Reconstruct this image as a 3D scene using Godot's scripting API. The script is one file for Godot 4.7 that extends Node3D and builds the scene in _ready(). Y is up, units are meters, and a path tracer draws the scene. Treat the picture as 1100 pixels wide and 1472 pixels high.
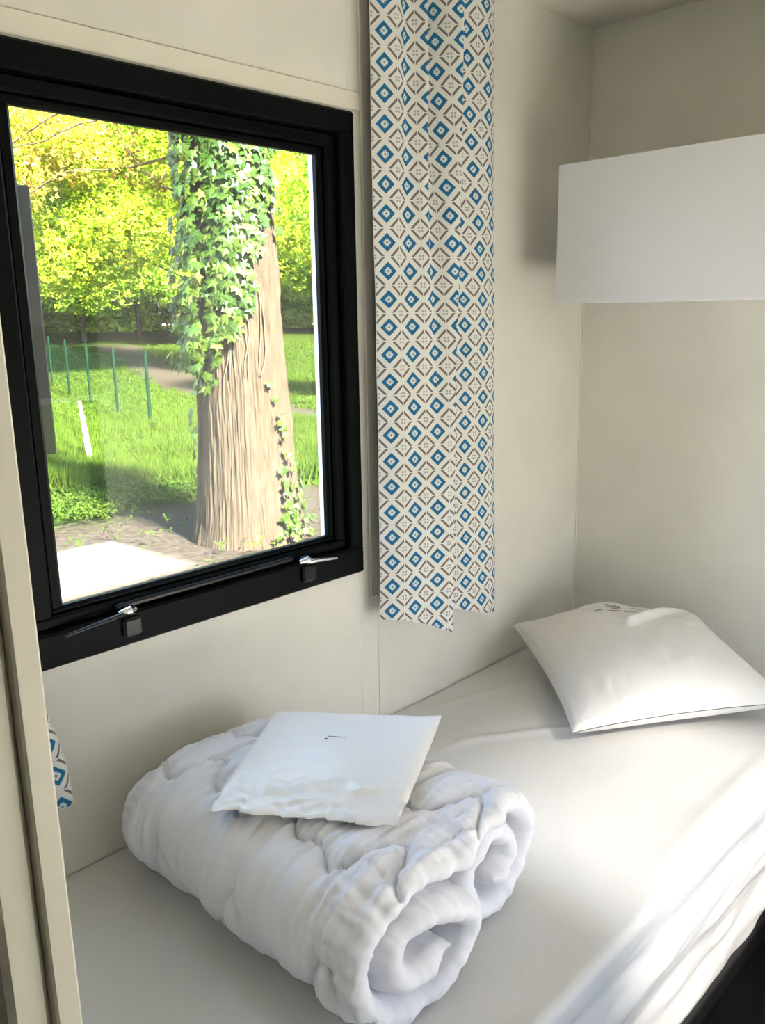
extends Node3D

const RH := 2.1            # ceiling height
const RX := 2.0            # inner face of the far side wall
const BED_TOP := 0.5
const GROUND := -0.45
const PERIOD := 0.054     # repeat of the curtain print

var M := {}
var rng := RandomNumberGenerator.new()
var noise := FastNoiseLite.new()
var taken := {}

# ------------------------------------------------------------------ helpers
func mat(called: String, col: Color, rough := 0.6, spec := 0.5) -> StandardMaterial3D:
	var m := StandardMaterial3D.new()
	m.resource_name = called
	m.albedo_color = col
	m.roughness = rough
	m.metallic_specular = spec
	M[called] = m
	return m

func numbered(called: String) -> String:
	if not taken.has(called):
		taken[called] = 0
		return called
	taken[called] += 1
	return "%s_%03d" % [called, taken[called]]

func tag(o: Node, label := "", category := "", group := "", kind := ""):
	if label: o.set_meta("label", label)
	if category: o.set_meta("category", category)
	if group: o.set_meta("group", group)
	if kind: o.set_meta("kind", kind)
	return o

func base(called: String, at := Vector3.ZERO) -> Node3D:
	var o := Node3D.new()
	o.name = numbered(called)
	add_child(o)
	o.position = at
	return o

func put(called: String, mesh: Mesh, m: Material, parent: Node = self) -> MeshInstance3D:
	var o := MeshInstance3D.new()
	o.name = numbered(called) if parent == self else called
	o.mesh = mesh
	o.material_override = m
	o.cast_shadow = GeometryInstance3D.SHADOW_CASTING_SETTING_ON
	parent.add_child(o, true)
	return o

func flat() -> SurfaceTool:
	var st := SurfaceTool.new()
	st.begin(Mesh.PRIMITIVE_TRIANGLES)
	st.set_smooth_group(-1)
	return st

func done(st: SurfaceTool) -> ArrayMesh:
	st.generate_normals()
	return st.commit()

func tri_out(st: SurfaceTool, a: Vector3, b: Vector3, c: Vector3, mid: Vector3) -> void:
	var n := (b - a).cross(c - a)
	if n.dot((a + b + c) / 3.0 - mid) > 0.0:
		st.add_vertex(a); st.add_vertex(c); st.add_vertex(b)
	else:
		st.add_vertex(a); st.add_vertex(b); st.add_vertex(c)

# a box between two corners with chamfered edges
func bx(st: SurfaceTool, lo: Vector3, hi: Vector3, bevel := 0.002) -> void:
	var c := (lo + hi) / 2.0
	var h := (hi - lo) / 2.0
	var b: float = min(bevel, min(h.x, min(h.y, h.z)) * 0.8)
	var v := {}
	for sx in [-1, 1]:
		for sy in [-1, 1]:
			for sz in [-1, 1]:
				for a in 3:
					var p := Vector3(sx * (h.x - (0.0 if a == 0 else b)), sy * (h.y - (0.0 if a == 1 else b)), sz * (h.z - (0.0 if a == 2 else b)))
					v[[sx, sy, sz, a]] = c + p
	for s in [-1, 1]:
		var q := [[-1, -1], [1, -1], [1, 1], [-1, 1]]
		for a in 3:
			var k := []
			for e in q:
				k.append(v[[s, e[0], e[1], 0]] if a == 0 else v[[e[0], s, e[1], 1]] if a == 1 else v[[e[0], e[1], s, 2]])
			tri_out(st, k[0], k[1], k[2], c); tri_out(st, k[0], k[2], k[3], c)
	if b <= 0.0:
		return
	for s in [-1, 1]:
		for t in [-1, 1]:
			var e1 := [v[[s, t, -1, 0]], v[[s, t, 1, 0]], v[[s, t, 1, 1]], v[[s, t, -1, 1]]]
			var e2 := [v[[s, -1, t, 0]], v[[s, 1, t, 0]], v[[s, 1, t, 2]], v[[s, -1, t, 2]]]
			var e3 := [v[[-1, s, t, 1]], v[[1, s, t, 1]], v[[1, s, t, 2]], v[[-1, s, t, 2]]]
			for k in [e1, e2, e3]:
				tri_out(st, k[0], k[1], k[2], c); tri_out(st, k[0], k[2], k[3], c)
			for w in [-1, 1]:
				tri_out(st, v[[s, t, w, 0]], v[[s, t, w, 1]], v[[s, t, w, 2]], c)

func box(lo: Vector3, hi: Vector3, bevel := 0.002) -> ArrayMesh:
	var st := flat()
	bx(st, lo, hi, bevel)
	return done(st)

# rectangular ring in the y-z plane between x0 and x1
func ring(x0: float, x1: float, o: Rect2, i: Rect2, bevel := 0.003) -> ArrayMesh:
	var st := flat()   # rects are (z, y)
	bx(st, Vector3(x0, o.position.y, o.position.x), Vector3(x1, i.position.y, o.end.x), bevel)
	bx(st, Vector3(x0, i.end.y, o.position.x), Vector3(x1, o.end.y, o.end.x), bevel)
	bx(st, Vector3(x0, i.position.y - bevel, o.position.x), Vector3(x1, i.end.y + bevel, i.position.x), bevel)
	bx(st, Vector3(x0, i.position.y - bevel, i.end.x), Vector3(x1, i.end.y + bevel, o.end.x), bevel)
	return done(st)

# smooth grid: P holds nu*nv points, row by row (nv per row)
func grid(P: PackedVector3Array, nu: int, nv: int, wrap_v := false, UV := PackedVector2Array(), colors := PackedColorArray()) -> ArrayMesh:
	var N := PackedVector3Array()
	N.resize(P.size())
	var idx := PackedInt32Array()
	var cv := nv if wrap_v else nv - 1
	idx.resize((nu - 1) * cv * 6)
	var k := 0
	for i in nu - 1:
		for j in cv:
			var j2 := (j + 1) % nv
			var a := i * nv + j
			var b := i * nv + j2
			var c := (i + 1) * nv + j
			var d := (i + 1) * nv + j2
			idx[k] = a; idx[k + 1] = b; idx[k + 2] = c
			idx[k + 3] = b; idx[k + 4] = d; idx[k + 5] = c
			k += 6
			var n := (P[c] - P[b]).cross(P[d] - P[a])
			N[a] += n; N[b] += n; N[c] += n; N[d] += n
	for i in N.size():
		N[i] = N[i].normalized()
	var arr := []
	arr.resize(Mesh.ARRAY_MAX)
	arr[Mesh.ARRAY_VERTEX] = P
	arr[Mesh.ARRAY_NORMAL] = N
	arr[Mesh.ARRAY_INDEX] = idx
	if UV.size(): arr[Mesh.ARRAY_TEX_UV] = UV
	if colors.size(): arr[Mesh.ARRAY_COLOR] = colors
	var m := ArrayMesh.new()
	m.add_surface_from_arrays(Mesh.PRIMITIVE_TRIANGLES, arr)
	return m

func tube(pts: Array, radii: Array, sides := 8) -> ArrayMesh:
	var P := PackedVector3Array()
	for i in pts.size():
		var d: Vector3 = (pts[min(i + 1, pts.size() - 1)] - pts[max(i - 1, 0)]).normalized()
		var u := d.cross(Vector3(0.31, 0.22, 0.92)).normalized()
		var w := d.cross(u)
		for j in sides:
			var a := TAU * j / sides
			P.append(pts[i] + (u * cos(a) + w * sin(a)) * radii[min(i, radii.size() - 1)])
	# closed ends
	var first: Vector3 = pts[0]
	var last: Vector3 = pts[-1]
	var Q := PackedVector3Array()
	for j in sides: Q.append(first)
	Q.append_array(P)
	for j in sides: Q.append(last)
	return grid(Q, pts.size() + 2, sides, true)

func smooth(pts: Array, n: int) -> Array:
	var out := []
	for i in pts.size() - 1:
		var p0 = pts[max(i - 1, 0)]
		var p1 = pts[i]
		var p2 = pts[i + 1]
		var p3 = pts[min(i + 2, pts.size() - 1)]
		for k in n:
			var t := float(k) / n
			out.append(0.5 * (2.0 * p1 + (p2 - p0) * t + (2.0 * p0 - 5.0 * p1 + 4.0 * p2 - p3) * t * t + (3.0 * p1 - p0 - 3.0 * p2 + p3) * t * t * t))
	out.append(pts[-1])
	return out

func noise_tex(size: int, freq: float, lo: Color, hi: Color, sd: int, kind := FastNoiseLite.TYPE_SIMPLEX_SMOOTH) -> ImageTexture:
	var n := FastNoiseLite.new()
	n.seed = sd
	n.noise_type = kind
	n.frequency = freq
	n.fractal_octaves = 4
	var src := n.get_seamless_image(size, size)
	var im := Image.create(size, size, false, Image.FORMAT_RGB8)
	for y in size:
		for x in size:
			im.set_pixel(x, y, lo.lerp(hi, src.get_pixel(x, y).r))
	return ImageTexture.create_from_image(im)

func n3(x: float, y: float, z: float) -> float:
	return noise.get_noise_3d(x, y, z)

# ------------------------------------------------------------------ main
func _ready() -> void:
	rng.seed = 7
	noise.seed = 3
	noise.noise_type = FastNoiseLite.TYPE_SIMPLEX_SMOOTH
	noise.frequency = 1.0
	noise.fractal_octaves = 3
	view_and_light()
	materials()
	shell()
	window_view()
	opposite_window()
	shelf()
	beds()
	curtains()
	duvet()
	packet()
	pillow()
	outside()

func view_and_light() -> void:
	var cam := Camera3D.new()
	cam.name = "camera"
	cam.fov = 62.53
	cam.near = 0.02
	cam.far = 400.0
	var b := Basis(Vector3(0.720404, -0.017625, -0.693331), Vector3(-0.143641, 0.974211, -0.174014), Vector3(0.678517, 0.224951, 0.699294))
	cam.transform = Transform3D(b.orthonormalized(), Vector3(1.2438, 1.3967, 2.0824))
	add_child(cam)
	cam.current = true
	var env := Environment.new()
	env.background_mode = Environment.BG_SKY
	var sky := Sky.new()
	var sm := ProceduralSkyMaterial.new()
	sm.sky_top_color = Color(0.62, 0.75, 0.93)
	sm.sky_horizon_color = Color(0.93, 0.95, 0.97)
	sm.sky_curve = 0.18
	sm.ground_bottom_color = Color(0.35, 0.36, 0.28)
	sm.ground_horizon_color = Color(0.75, 0.78, 0.72)
	sm.sun_angle_max = 1.0
	sky.sky_material = sm
	env.sky = sky
	env.background_energy_multiplier = 1.3
	env.tonemap_mode = Environment.TONE_MAPPER_LINEAR
	env.tonemap_exposure = 6.3
	env.sdfgi_enabled = true
	env.ssao_enabled = true
	env.ssil_enabled = true
	var we := WorldEnvironment.new()
	we.name = "world_environment"
	we.environment = env
	add_child(we)
	var sun := DirectionalLight3D.new()
	sun.name = "sun"
	sun.light_color = Color(1.0, 0.97, 0.93)
	sun.light_energy = 4.7
	sun.light_angular_distance = 7.0
	sun.shadow_enabled = true
	var to_sun := Vector3(0.755, 0.656, 0.03).normalized()
	sun.basis = Basis.looking_at(-to_sun, Vector3.UP)
	add_child(sun)

func materials() -> void:
	var wall := mat("cream_panel", Color(0.905, 0.892, 0.852), 0.45)
	wall.albedo_texture = noise_tex(256, 0.02, Color(0.97, 0.97, 0.965), Color(1, 1, 1), 5)
	wall.uv1_triplanar = true
	wall.uv1_world_triplanar = true
	mat("ceiling_panel", Color(0.90, 0.88, 0.83), 0.6)
	mat("cream_trim", Color(0.90, 0.88, 0.82), 0.35)
	mat("white_board", Color(0.90, 0.90, 0.91), 0.4)
	var fl := mat("dark_vinyl", Color(0.10, 0.10, 0.11), 0.5)
	fl.albedo_texture = noise_tex(256, 0.03, Color(0.7, 0.7, 0.7), Color(1, 1, 1), 8)
	fl.uv1_triplanar = true
	mat("anthracite", Color(0.025, 0.04, 0.042), 0.45, 0.22)
	mat("black_plastic", Color(0.03, 0.03, 0.035), 0.3)
	var ch := mat("chrome", Color(0.85, 0.85, 0.87), 0.2)
	ch.metallic = 1.0
	mat("white_exterior", Color(0.92, 0.91, 0.88), 0.5)
	mat("grey_guide", Color(0.20, 0.22, 0.20), 0.6, 0.3)
	var g := mat("window_glass", Color(1, 1, 1, 0.02), 0.0)
	g.transparency = BaseMaterial3D.TRANSPARENCY_ALPHA
	mat("dark_base", Color(0.08, 0.08, 0.085), 0.7)
	var sh := mat("sheet_cloth", Color(0.865, 0.86, 0.85), 0.55)
	sh.albedo_texture = noise_tex(256, 0.06, Color(0.985, 0.985, 0.985), Color(1, 1, 1), 12)
	sh.uv1_triplanar = true
	sh.uv1_scale = Vector3(6, 6, 6)
	var dv := mat("duvet_cloth", Color(0.93, 0.93, 0.95), 0.6)
	dv.rim_enabled = true
	dv.rim = 0.2
	mat("pillow_cloth", Color(0.91, 0.90, 0.885), 0.65)
	mat("print_grey", Color(0.42, 0.42, 0.40), 0.6)
	mat("print_dark", Color(0.20, 0.20, 0.24), 0.6)
	mat("label_film", Color(0.84, 0.83, 0.77), 0.4)
	var pb := mat("packet_film", Color(0.98, 0.97, 0.95), 0.28)
	pb.backlight_enabled = true
	pb.backlight = Color(0.3, 0.3, 0.3)
	var cf := mat("clear_film", Color(0.96, 0.97, 1.0, 0.35), 0.12)
	cf.transparency = BaseMaterial3D.TRANSPARENCY_ALPHA
	mat("rail_metal", Color(0.80, 0.80, 0.80), 0.35)
	var cu := mat("curtain_print", Color(1, 1, 1), 0.85)
	cu.albedo_texture = curtain_print()
	cu.texture_repeat = true
	cu.backlight_enabled = true
	cu.backlight = Color(0.35, 0.35, 0.35)
	# outside
	var bark := mat("bark", Color(1, 1, 1), 0.95, 0.1)
	bark.albedo_texture = noise_tex(512, 0.015, Color(0.20, 0.178, 0.142), Color(0.28, 0.25, 0.20), 21)
	bark.uv1_triplanar = true
	bark.uv1_scale = Vector3(1.6, 0.5, 1.6)
	mat("twig_bark", Color(0.30, 0.24, 0.17), 0.9)
	mat("forest_bark", Color(0.20, 0.17, 0.12), 0.95)
	for k in ["ivy_leaf", "leaf"]:
		var lf := mat(k, Color(1, 1, 1), 0.42 if k == "ivy_leaf" else 0.7, 0.3 if k == "ivy_leaf" else 0.12)
		lf.vertex_color_use_as_albedo = true
		lf.backlight_enabled = true
		lf.backlight = Color(0.35, 0.35, 0.35) if k == "ivy_leaf" else Color(0.7, 0.7, 0.7)
	for k in 4:
		var c: Color = [Color(0.15, 0.23, 0.03), Color(0.12, 0.21, 0.04), Color(0.19, 0.25, 0.04), Color(0.30, 0.33, 0.16)][k]
		var iv := mat("ivy_tone_%d" % k, c, 0.42, 0.3)
		iv.backlight_enabled = true
		iv.backlight = Color(0.3, 0.3, 0.3)
	var gr := mat("terrain", Color(1, 1, 1), 0.95, 0.1)
	gr.vertex_color_use_as_albedo = true
	gr.albedo_texture = noise_tex(512, 0.03, Color(0.62, 0.62, 0.62), Color(1, 1, 1), 31)
	gr.uv1_triplanar = true
	gr.uv1_world_triplanar = true
	gr.uv1_scale = Vector3(0.8, 0.8, 0.8)
	mat("green_post", Color(0.02, 0.13, 0.08), 0.5, 0.2)
	mat("pale_stick", Color(0.90, 0.88, 0.80), 0.6)

# woven diamond pattern of the curtains, one repeat
func curtain_print() -> ImageTexture:
	var S := 176
	var cell := 4                                    # the print is made of little squares
	var im := Image.create(S, S, false, Image.FORMAT_RGB8)
	var ground := Color(0.90, 0.90, 0.87)
	var blue := Color(0.10, 0.42, 0.60)
	var teal := Color(0.42, 0.66, 0.72)
	var taupe := Color(0.47, 0.42, 0.42)
	var grey := Color(0.62, 0.65, 0.66)
	var n := S / cell                                # 44 cells
	for cy in n:
		for cx in n:
			var col := ground
			# blue diamond centred in the middle
			var ax: float = abs(cx - 22 + 0.5) - 0.5
			var ay: float = abs(cy - 22 + 0.5) - 0.5
			var d := ax + ay
			if d <= 13.0 and d >= 7.0: col = blue
			elif d <= 6.0 and d >= 5.0 and (int(ax) + int(ay) * 2) % 3 == 0: col = blue
			elif d <= 1.0: col = teal
			# taupe diamond centred on the corners
			var bx_: float = min(cx, 43 - cx)
			var by_: float = min(cy, 43 - cy)
			var e := bx_ + by_
			if e <= 17.0 and e >= 12.5 and bx_ > 0.0 and by_ > 0.0: col = taupe
			elif bx_ >= 1.0 and bx_ <= 3.0 and by_ >= 1.0 and by_ <= 3.0: col = grey
			im.fill_rect(Rect2i(cx * cell, cy * cell, cell, cell), col)
	return ImageTexture.create_from_image(im)

# ------------------------------------------------------------------ room
func shell() -> void:
	var T := 0.05
	# window wall, in panels round the window hole
	var wl := base("wall_left")
	tag(wl, "cream window wall of smooth panels behind the bed", "", "", "structure")
	var hz0 := 0.875
	var hz1 := 1.625
	var hy0 := 0.88
	var hy1 := 1.765
	var panels := [
		[0.0, 0.8205, 0.0, RH], [0.8213, hz0, 0.0, RH], [hz1, 1.945, 0.0, RH],
		[hz0, hz1, 0.0, hy0], [hz0, hz1, hy1, 1.815], [hz0, hz1, 1.8165, RH], [1.945, 4.3, 0.0, RH]]
	for p in panels:
		put("wall_panel", box(Vector3(-T, p[2] - 0.1 if p[2] == 0.0 else p[2], p[0]), Vector3(0.0, p[3], p[1]), 0.0008), M.cream_panel, wl)
	put("backing_board", ring(-T - 0.004, -T, Rect2(-0.05, -0.1, 4.4, RH + 0.2), Rect2(hz0, hy0, hz1 - hz0, hy1 - hy0), 0.0), M.white_exterior, wl)
	# end wall behind the pillow
	var wb := put("wall_back", box(Vector3(-T, -0.1, -T), Vector3(RX + T, RH + 0.08, 0.0), 0.0), M.cream_panel)
	tag(wb, "plain cream end wall behind the pillow", "", "", "structure")
	# wall with the window across the aisle
	var wr := base("wall_right")
	tag(wr, "cream side wall across the aisle", "", "", "structure")
	var o := opp()
	for p in [[0.0, o.position.x, 0.0, RH], [o.end.x, 4.3, 0.0, RH], [o.position.x, o.end.x, 0.0, o.position.y], [o.position.x, o.end.x, o.end.y, RH]]:
		put("wall_panel", box(Vector3(RX, p[2] - 0.1 if p[2] == 0.0 else p[2], p[0]), Vector3(RX + T, p[3], p[1]), 0.0), M.cream_panel, wr)
	# partition with the doorway the picture is taken through
	var wf := base("wall_front")
	tag(wf, "cream partition at the foot of the bed beside the doorway", "", "", "structure")
	put("wall_panel", box(Vector3(0.0, 0.0, 1.905), Vector3(0.772, RH, 1.935), 0.001), M.cream_panel, wf)
	put("wall_panel", box(Vector3(1.62, 0.0, 1.905), Vector3(RX, RH, 1.935), 0.001), M.cream_panel, wf)
	put("wall_panel", box(Vector3(0.772, 1.98, 1.905), Vector3(1.62, RH, 1.935), 0.001), M.cream_panel, wf)
	# door frame
	var dt := base("trim_1")
	tag(dt, "cream door frame post at the foot of the bed", "", "", "structure")
	for s in [0, 1]:
		var st := flat()
		var a := 0.772 if s == 0 else 1.62
		var k := 1.0 if s == 0 else -1.0
		var lining := func(x0: float, x1: float, z0: float, z1: float, bev: float):
			bx(st, Vector3(min(a + k * x0, a + k * x1), 0.0, z0), Vector3(max(a + k * x0, a + k * x1), 1.98, z1), bev)
		lining.call(0.0, 0.028, 1.90, 1.9155, 0.0015)
		lining.call(0.0, 0.022, 1.9155, 1.94, 0.004)
		put("jamb", done(st), M.cream_trim, dt)
		st = flat()
		lining.call(-0.004, 0.018, 1.94, 1.947, 0.003)
		put("architrave", done(st), M.cream_trim, dt)
	put("head", box(Vector3(0.772, 1.952, 1.90), Vector3(1.62, 1.98, 1.94), 0.002), M.cream_trim, dt)
	# hall behind the doorway
	var wh := base("wall_hall")
	tag(wh, "plain cream end wall of the hall", "", "", "structure")
	put("wall_panel", box(Vector3(-T, -0.1, 4.3), Vector3(RX + T, RH, 4.35), 0.0), M.cream_panel, wh)
	tag(put("floor", box(Vector3(-T, -0.1, -T), Vector3(RX + T, 0.0, 4.35), 0.0), M.dark_vinyl), "dark charcoal vinyl floor in the aisle beside the bed", "", "", "structure")
	tag(put("ceiling", box(Vector3(-T - 0.1, RH, -T - 0.1), Vector3(RX + T + 0.1, RH + 0.1, 4.45), 0.0), M.ceiling_panel), "cream panel ceiling over the bed corner", "", "", "structure")
	# slim cover strips
	tag(put("trim_2", box(Vector3(0.0, 0.80, 0.818), Vector3(0.0045, RH, 0.845), 0.0015), M.cream_trim), "cream vertical cover strip beside the window frame", "", "", "structure")
	tag(put("trim_3", box(Vector3(0.0, 1.783, 0.846), Vector3(0.004, 1.816, 1.75), 0.0015), M.cream_trim), "cream horizontal cover strip above the window frame", "", "", "structure")
	var st2 := flat()
	bx(st2, Vector3(0.0, 0.0, 0.0), Vector3(0.004, RH, 0.004), 0.002)
	tag(put("trim_4", done(st2), M.cream_trim), "thin cream bead in the wall corner", "", "", "structure")

func opp() -> Rect2:
	return Rect2(0.38, 0.54, 1.02, 1.44)    # z, y of the hole across the aisle

func window_view() -> void:
	var w := base("window_1")
	tag(w, "dark charcoal framed window with two latches", "", "", "structure")
	var outer := Rect2(0.868, 0.868, 0.777, 0.910)
	var mid := Rect2(0.905, 0.925, 0.690, 0.812)
	var inner := Rect2(0.945, 0.957, 0.575, 0.740)
	put("outer_frame", ring(-0.045, 0.010, outer, mid, 0.004), M.anthracite, w)
	put("sash", ring(-0.04, -0.006, Rect2(mid.position + Vector2(0.001, 0.001), mid.size - Vector2(0.002, 0.002)), Rect2(0.932, 0.946, 0.610, 0.766), 0.004), M.anthracite, w)
	put("glazing_bead", ring(-0.034, -0.014, Rect2(0.931, 0.945, 0.612, 0.768), inner, 0.005), M.anthracite, w)
	for x in [-0.026, -0.036]:
		put("pane", pane(x, inner), M.window_glass, w)
	put("outside_reveal", ring(-0.10, -0.045, Rect2(0.88, 0.885, 0.74, 0.88), Rect2(0.895, 0.905, 0.713, 0.84), 0.003), M.white_exterior, w)
	# operating bar along the bottom rail
	put("bar", box(Vector3(-0.005, 0.931, 1.06), Vector3(0.006, 0.941, 1.44), 0.003), M.black_plastic, w)
	for z in [1.425, 1.035]:
		var l := put("latch", box(Vector3(0.008, 0.885, z - 0.022), Vector3(0.02, 0.917, z + 0.012), 0.004), M.black_plastic, w)
		put("pivot", tube([Vector3(0.012, 0.928, z - 0.012), Vector3(0.02, 0.932, z), Vector3(0.016, 0.930, z + 0.018)], [0.006, 0.0075, 0.004], 10), M.chrome, l)
		var tip := 0.115 if z > 1.2 else -0.075
		put("lever", tube([Vector3(0.016, 0.927, z), Vector3(0.024, 0.927, z + tip * 0.3), Vector3(0.022, 0.920, z + tip)], [0.006, 0.0045, 0.003], 8), M.chrome if z < 1.2 else M.black_plastic, l)
		put("hook", box(Vector3(-0.004, 0.917, z - 0.016), Vector3(0.014, 0.936, z + 0.006), 0.004), M.black_plastic, l)

func pane(x: float, r: Rect2) -> ArrayMesh:
	var st := flat()
	var e := 0.004
	var a := Vector3(x, r.position.y - e, r.position.x - e)
	var b := Vector3(x, r.position.y - e, r.end.x + e)
	var c := Vector3(x, r.end.y + e, r.end.x + e)
	var d := Vector3(x, r.end.y + e, r.position.x - e)
	for v in [a, b, c, a, c, d]: st.add_vertex(v)
	return done(st)

func opposite_window() -> void:
	var o := opp()
	var w := base("window_2")
	tag(w, "dark framed window in the wall across the aisle", "", "", "structure")
	put("outer_frame", ring(RX - 0.01, RX + 0.045, Rect2(o.position - Vector2(0.01, 0.01), o.size + Vector2(0.02, 0.02)), Rect2(o.position + Vector2(0.035, 0.035), o.size - Vector2(0.07, 0.07)), 0.003), M.anthracite, w)
	put("pane", pane(RX + 0.03, Rect2(o.position + Vector2(0.035, 0.035), o.size - Vector2(0.07, 0.07))), M.window_glass, w)

	# two roller blinds half down: a sun screen and a blackout one
	mat("screen_fabric", Color(0.55, 0.54, 0.50, 0.79), 0.9)
	M.screen_fabric.transparency = BaseMaterial3D.TRANSPARENCY_ALPHA
	mat("blackout_fabric", Color(0.80, 0.79, 0.75), 0.9)
	var joint := 1.075
	for k in 2:
		var z0: float = [o.position.x, joint][k] - [0.02, 0.0][k]
		var z1: float = [joint, o.end.x][k] + [0.0, 0.02][k]
		var bl := base("roller_blind", Vector3(RX - 0.03, 1.105, (z0 + z1) / 2.0))
		tag(bl, ["half lowered grey sun screen blind over the far window", "half lowered cream blackout blind over the far window"][k], "blind")
		var h := (z1 - z0) / 2.0
		put("fabric", box(Vector3(-0.0006, 0.0, -h), Vector3(0.0006, o.end.y - 1.105 + 0.02, h), 0.0), M.screen_fabric if k == 0 else M.blackout_fabric, bl)
		put("bottom_bar", box(Vector3(-0.006, -0.018, -h), Vector3(0.006, 0.004, h), 0.003), M.white_board, bl)
		put("roller", tube([Vector3(0, o.end.y - 1.105 + 0.035, -h), Vector3(0, o.end.y - 1.105 + 0.035, h)], [0.018], 14), M.white_board, bl)

func shelf() -> void:
	var s := base("overhead_shelf", Vector3(0.134, 1.42, 0.0))
	tag(s, "pale grey white overhead shelf box with plain front board above the pillow", "shelf")
	var L := 1.72
	put("front_board", box(Vector3(0, 0, 0.332), Vector3(L, 0.302, 0.35), 0.0012), M.white_board, s)
	put("bottom_board", box(Vector3(0.002, 0.002, 0.0), Vector3(L - 0.002, 0.018, 0.332), 0.001), M.white_board, s)
	for x in [0.002, L - 0.018]:
		put("end_board", box(Vector3(x, 0.018, 0.0), Vector3(x + 0.016, 0.28, 0.332), 0.001), M.white_board, s)
	put("back_rail", box(Vector3(0.018, 0.018, 0.0), Vector3(L - 0.018, 0.07, 0.014), 0.001), M.white_board, s)

# ------------------------------------------------------------------ beds
func sheet_mesh(w: float, length: float, drop: float, sd: float) -> ArrayMesh:
	# cross-section from the wall across the top, over the edge and down the side
	var r := 0.016
	var prof := []
	var steps := 84
	for i in steps:
		prof.append(Vector3(0.004 + (w - r - 0.004) * i / (steps - 1), 0.0, 0.0))
	for i in range(1, 7):
		var a := PI / 2.0 * i / 6.0
		prof.append(Vector3(w - r + r * sin(a), -r + r * cos(a), float(i) / 6.0))
	for i in range(1, 33):
		prof.append(Vector3(w, -r - (drop - r) * i / 32.0, 1.0))
	var nu := 190
	var nv := prof.size()
	var P := PackedVector3Array()
	for u in nu:
		var z := 0.004 + (length - 0.008) * u / (nu - 1)
		for v in nv:
			var q: Vector3 = prof[v]
			var x := q.x
			var y := q.y
			var side := q.z
			# long soft wrinkles of the fitted sheet on top
			var diag := x * 0.8 + z * 0.6
			var top: float = 0.0016 * n3(diag * 2.2 + sd, (x - z) * 7.0, 1.0) + 0.0012 * n3(x * 6.0, z * 2.0 + sd, 4.0)
			var crease: float = exp(-pow((x - 0.30 + (z - 0.62) * 0.55 + 0.04 * n3(z * 3.0, sd, 2.0)) / 0.012, 2.0)) * smoothstep(0.25, 0.45, z) * smoothstep(0.95, 0.7, z)
			var crease2: float = exp(-pow((x - 0.11 + (z - 0.5) * 0.30) / 0.010, 2.0)) * smoothstep(0.28, 0.4, z) * smoothstep(0.85, 0.6, z)
			y += (1.0 - side) * (top + 0.006 * crease + 0.005 * crease2)
			# bunched cloth along the edge
			var bunch: float = exp(-pow((x - w + 0.045) / 0.018, 2.0)) * (1.0 - side) * smoothstep(1.0, 0.62, z) * smoothstep(0.30, 0.55, z)
			y += bunch * (0.004 + 0.006 * n3(z * 9.0, 3.0, sd))
			if side > 0.0:
				var down := -q.y
				var k: float = smoothstep(0.02, 0.09, down)
				var slack: float = 0.010 * n3(z * 1.6 + down * 5.0 + sd, down * 24.0, 7.0) + 0.006 * n3(z * 4.0, down * 40.0 - z * 3.0, 3.0)
				slack += 0.008 * sin(down * 46.0 + 2.4 * n3(z * 1.3, sd, 9.0) + z * 2.0)
				x += k * slack + down * 0.015 * k
				if v > nv - 4: x -= 0.004
				y += k * 0.012 * n3(z * 2.0, 5.0, sd) * down / drop
			P.append(Vector3(x, y, z))
	# turn-under so that the cloth has thickness: second layer slightly inside
	var Q := PackedVector3Array()
	for u in nu:
		for v in nv:
			Q.append(P[u * nv + v])
		for v in range(nv - 1, -1, -1):
			var q2: Vector3 = prof[v]
			Q.append(P[u * nv + v] - Vector3(0.0015 if q2.z > 0.5 else 0.0, 0.0015 if q2.z < 0.9 else 0.0, 0.0))
	return grid(Q, nu, nv * 2, true)

func beds() -> void:
	var L := 1.89
	var b := base("single_bed", Vector3(0.004, 0.0, 0.004))
	tag(b, "single bed against the window wall under a white sheet", "bed")
	put("bed_base", box(Vector3(0.02, 0.0, 0.01), Vector3(0.70, 0.20, L), 0.004), M.dark_base, b)
	put("mattress", box(Vector3(0.003, 0.20, 0.003), Vector3(0.705, 0.482, L), 0.02), M.pillow_cloth, b)
	var s := put("bed_sheet", sheet_mesh(0.75, 1.895, 0.300, 0.0), M.sheet_cloth)
	s.position = Vector3(0, BED_TOP, 0)
	tag(s, "wrinkled white fitted sheet over the bed by the window", "sheet")
	# the twin bed across the aisle, seen as a reflection in the window
	var c := base("single_bed", Vector3(RX - 0.004, 0.0, 0.004))
	tag(c, "twin bed across the aisle against the far wall", "bed")
	put("bed_base", box(Vector3(-0.70, 0.0, 0.01), Vector3(-0.02, 0.20, L), 0.004), M.dark_base, c)
	put("mattress", box(Vector3(-0.705, 0.20, 0.003), Vector3(-0.003, 0.482, L), 0.02), M.pillow_cloth, c)
	var s2 := put("bed_sheet", s.mesh, M.sheet_cloth)
	s2.position = Vector3(RX, BED_TOP, 1.90)
	s2.rotation.y = PI
	tag(s2, "white fitted sheet over the twin bed across the aisle", "sheet")

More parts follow.
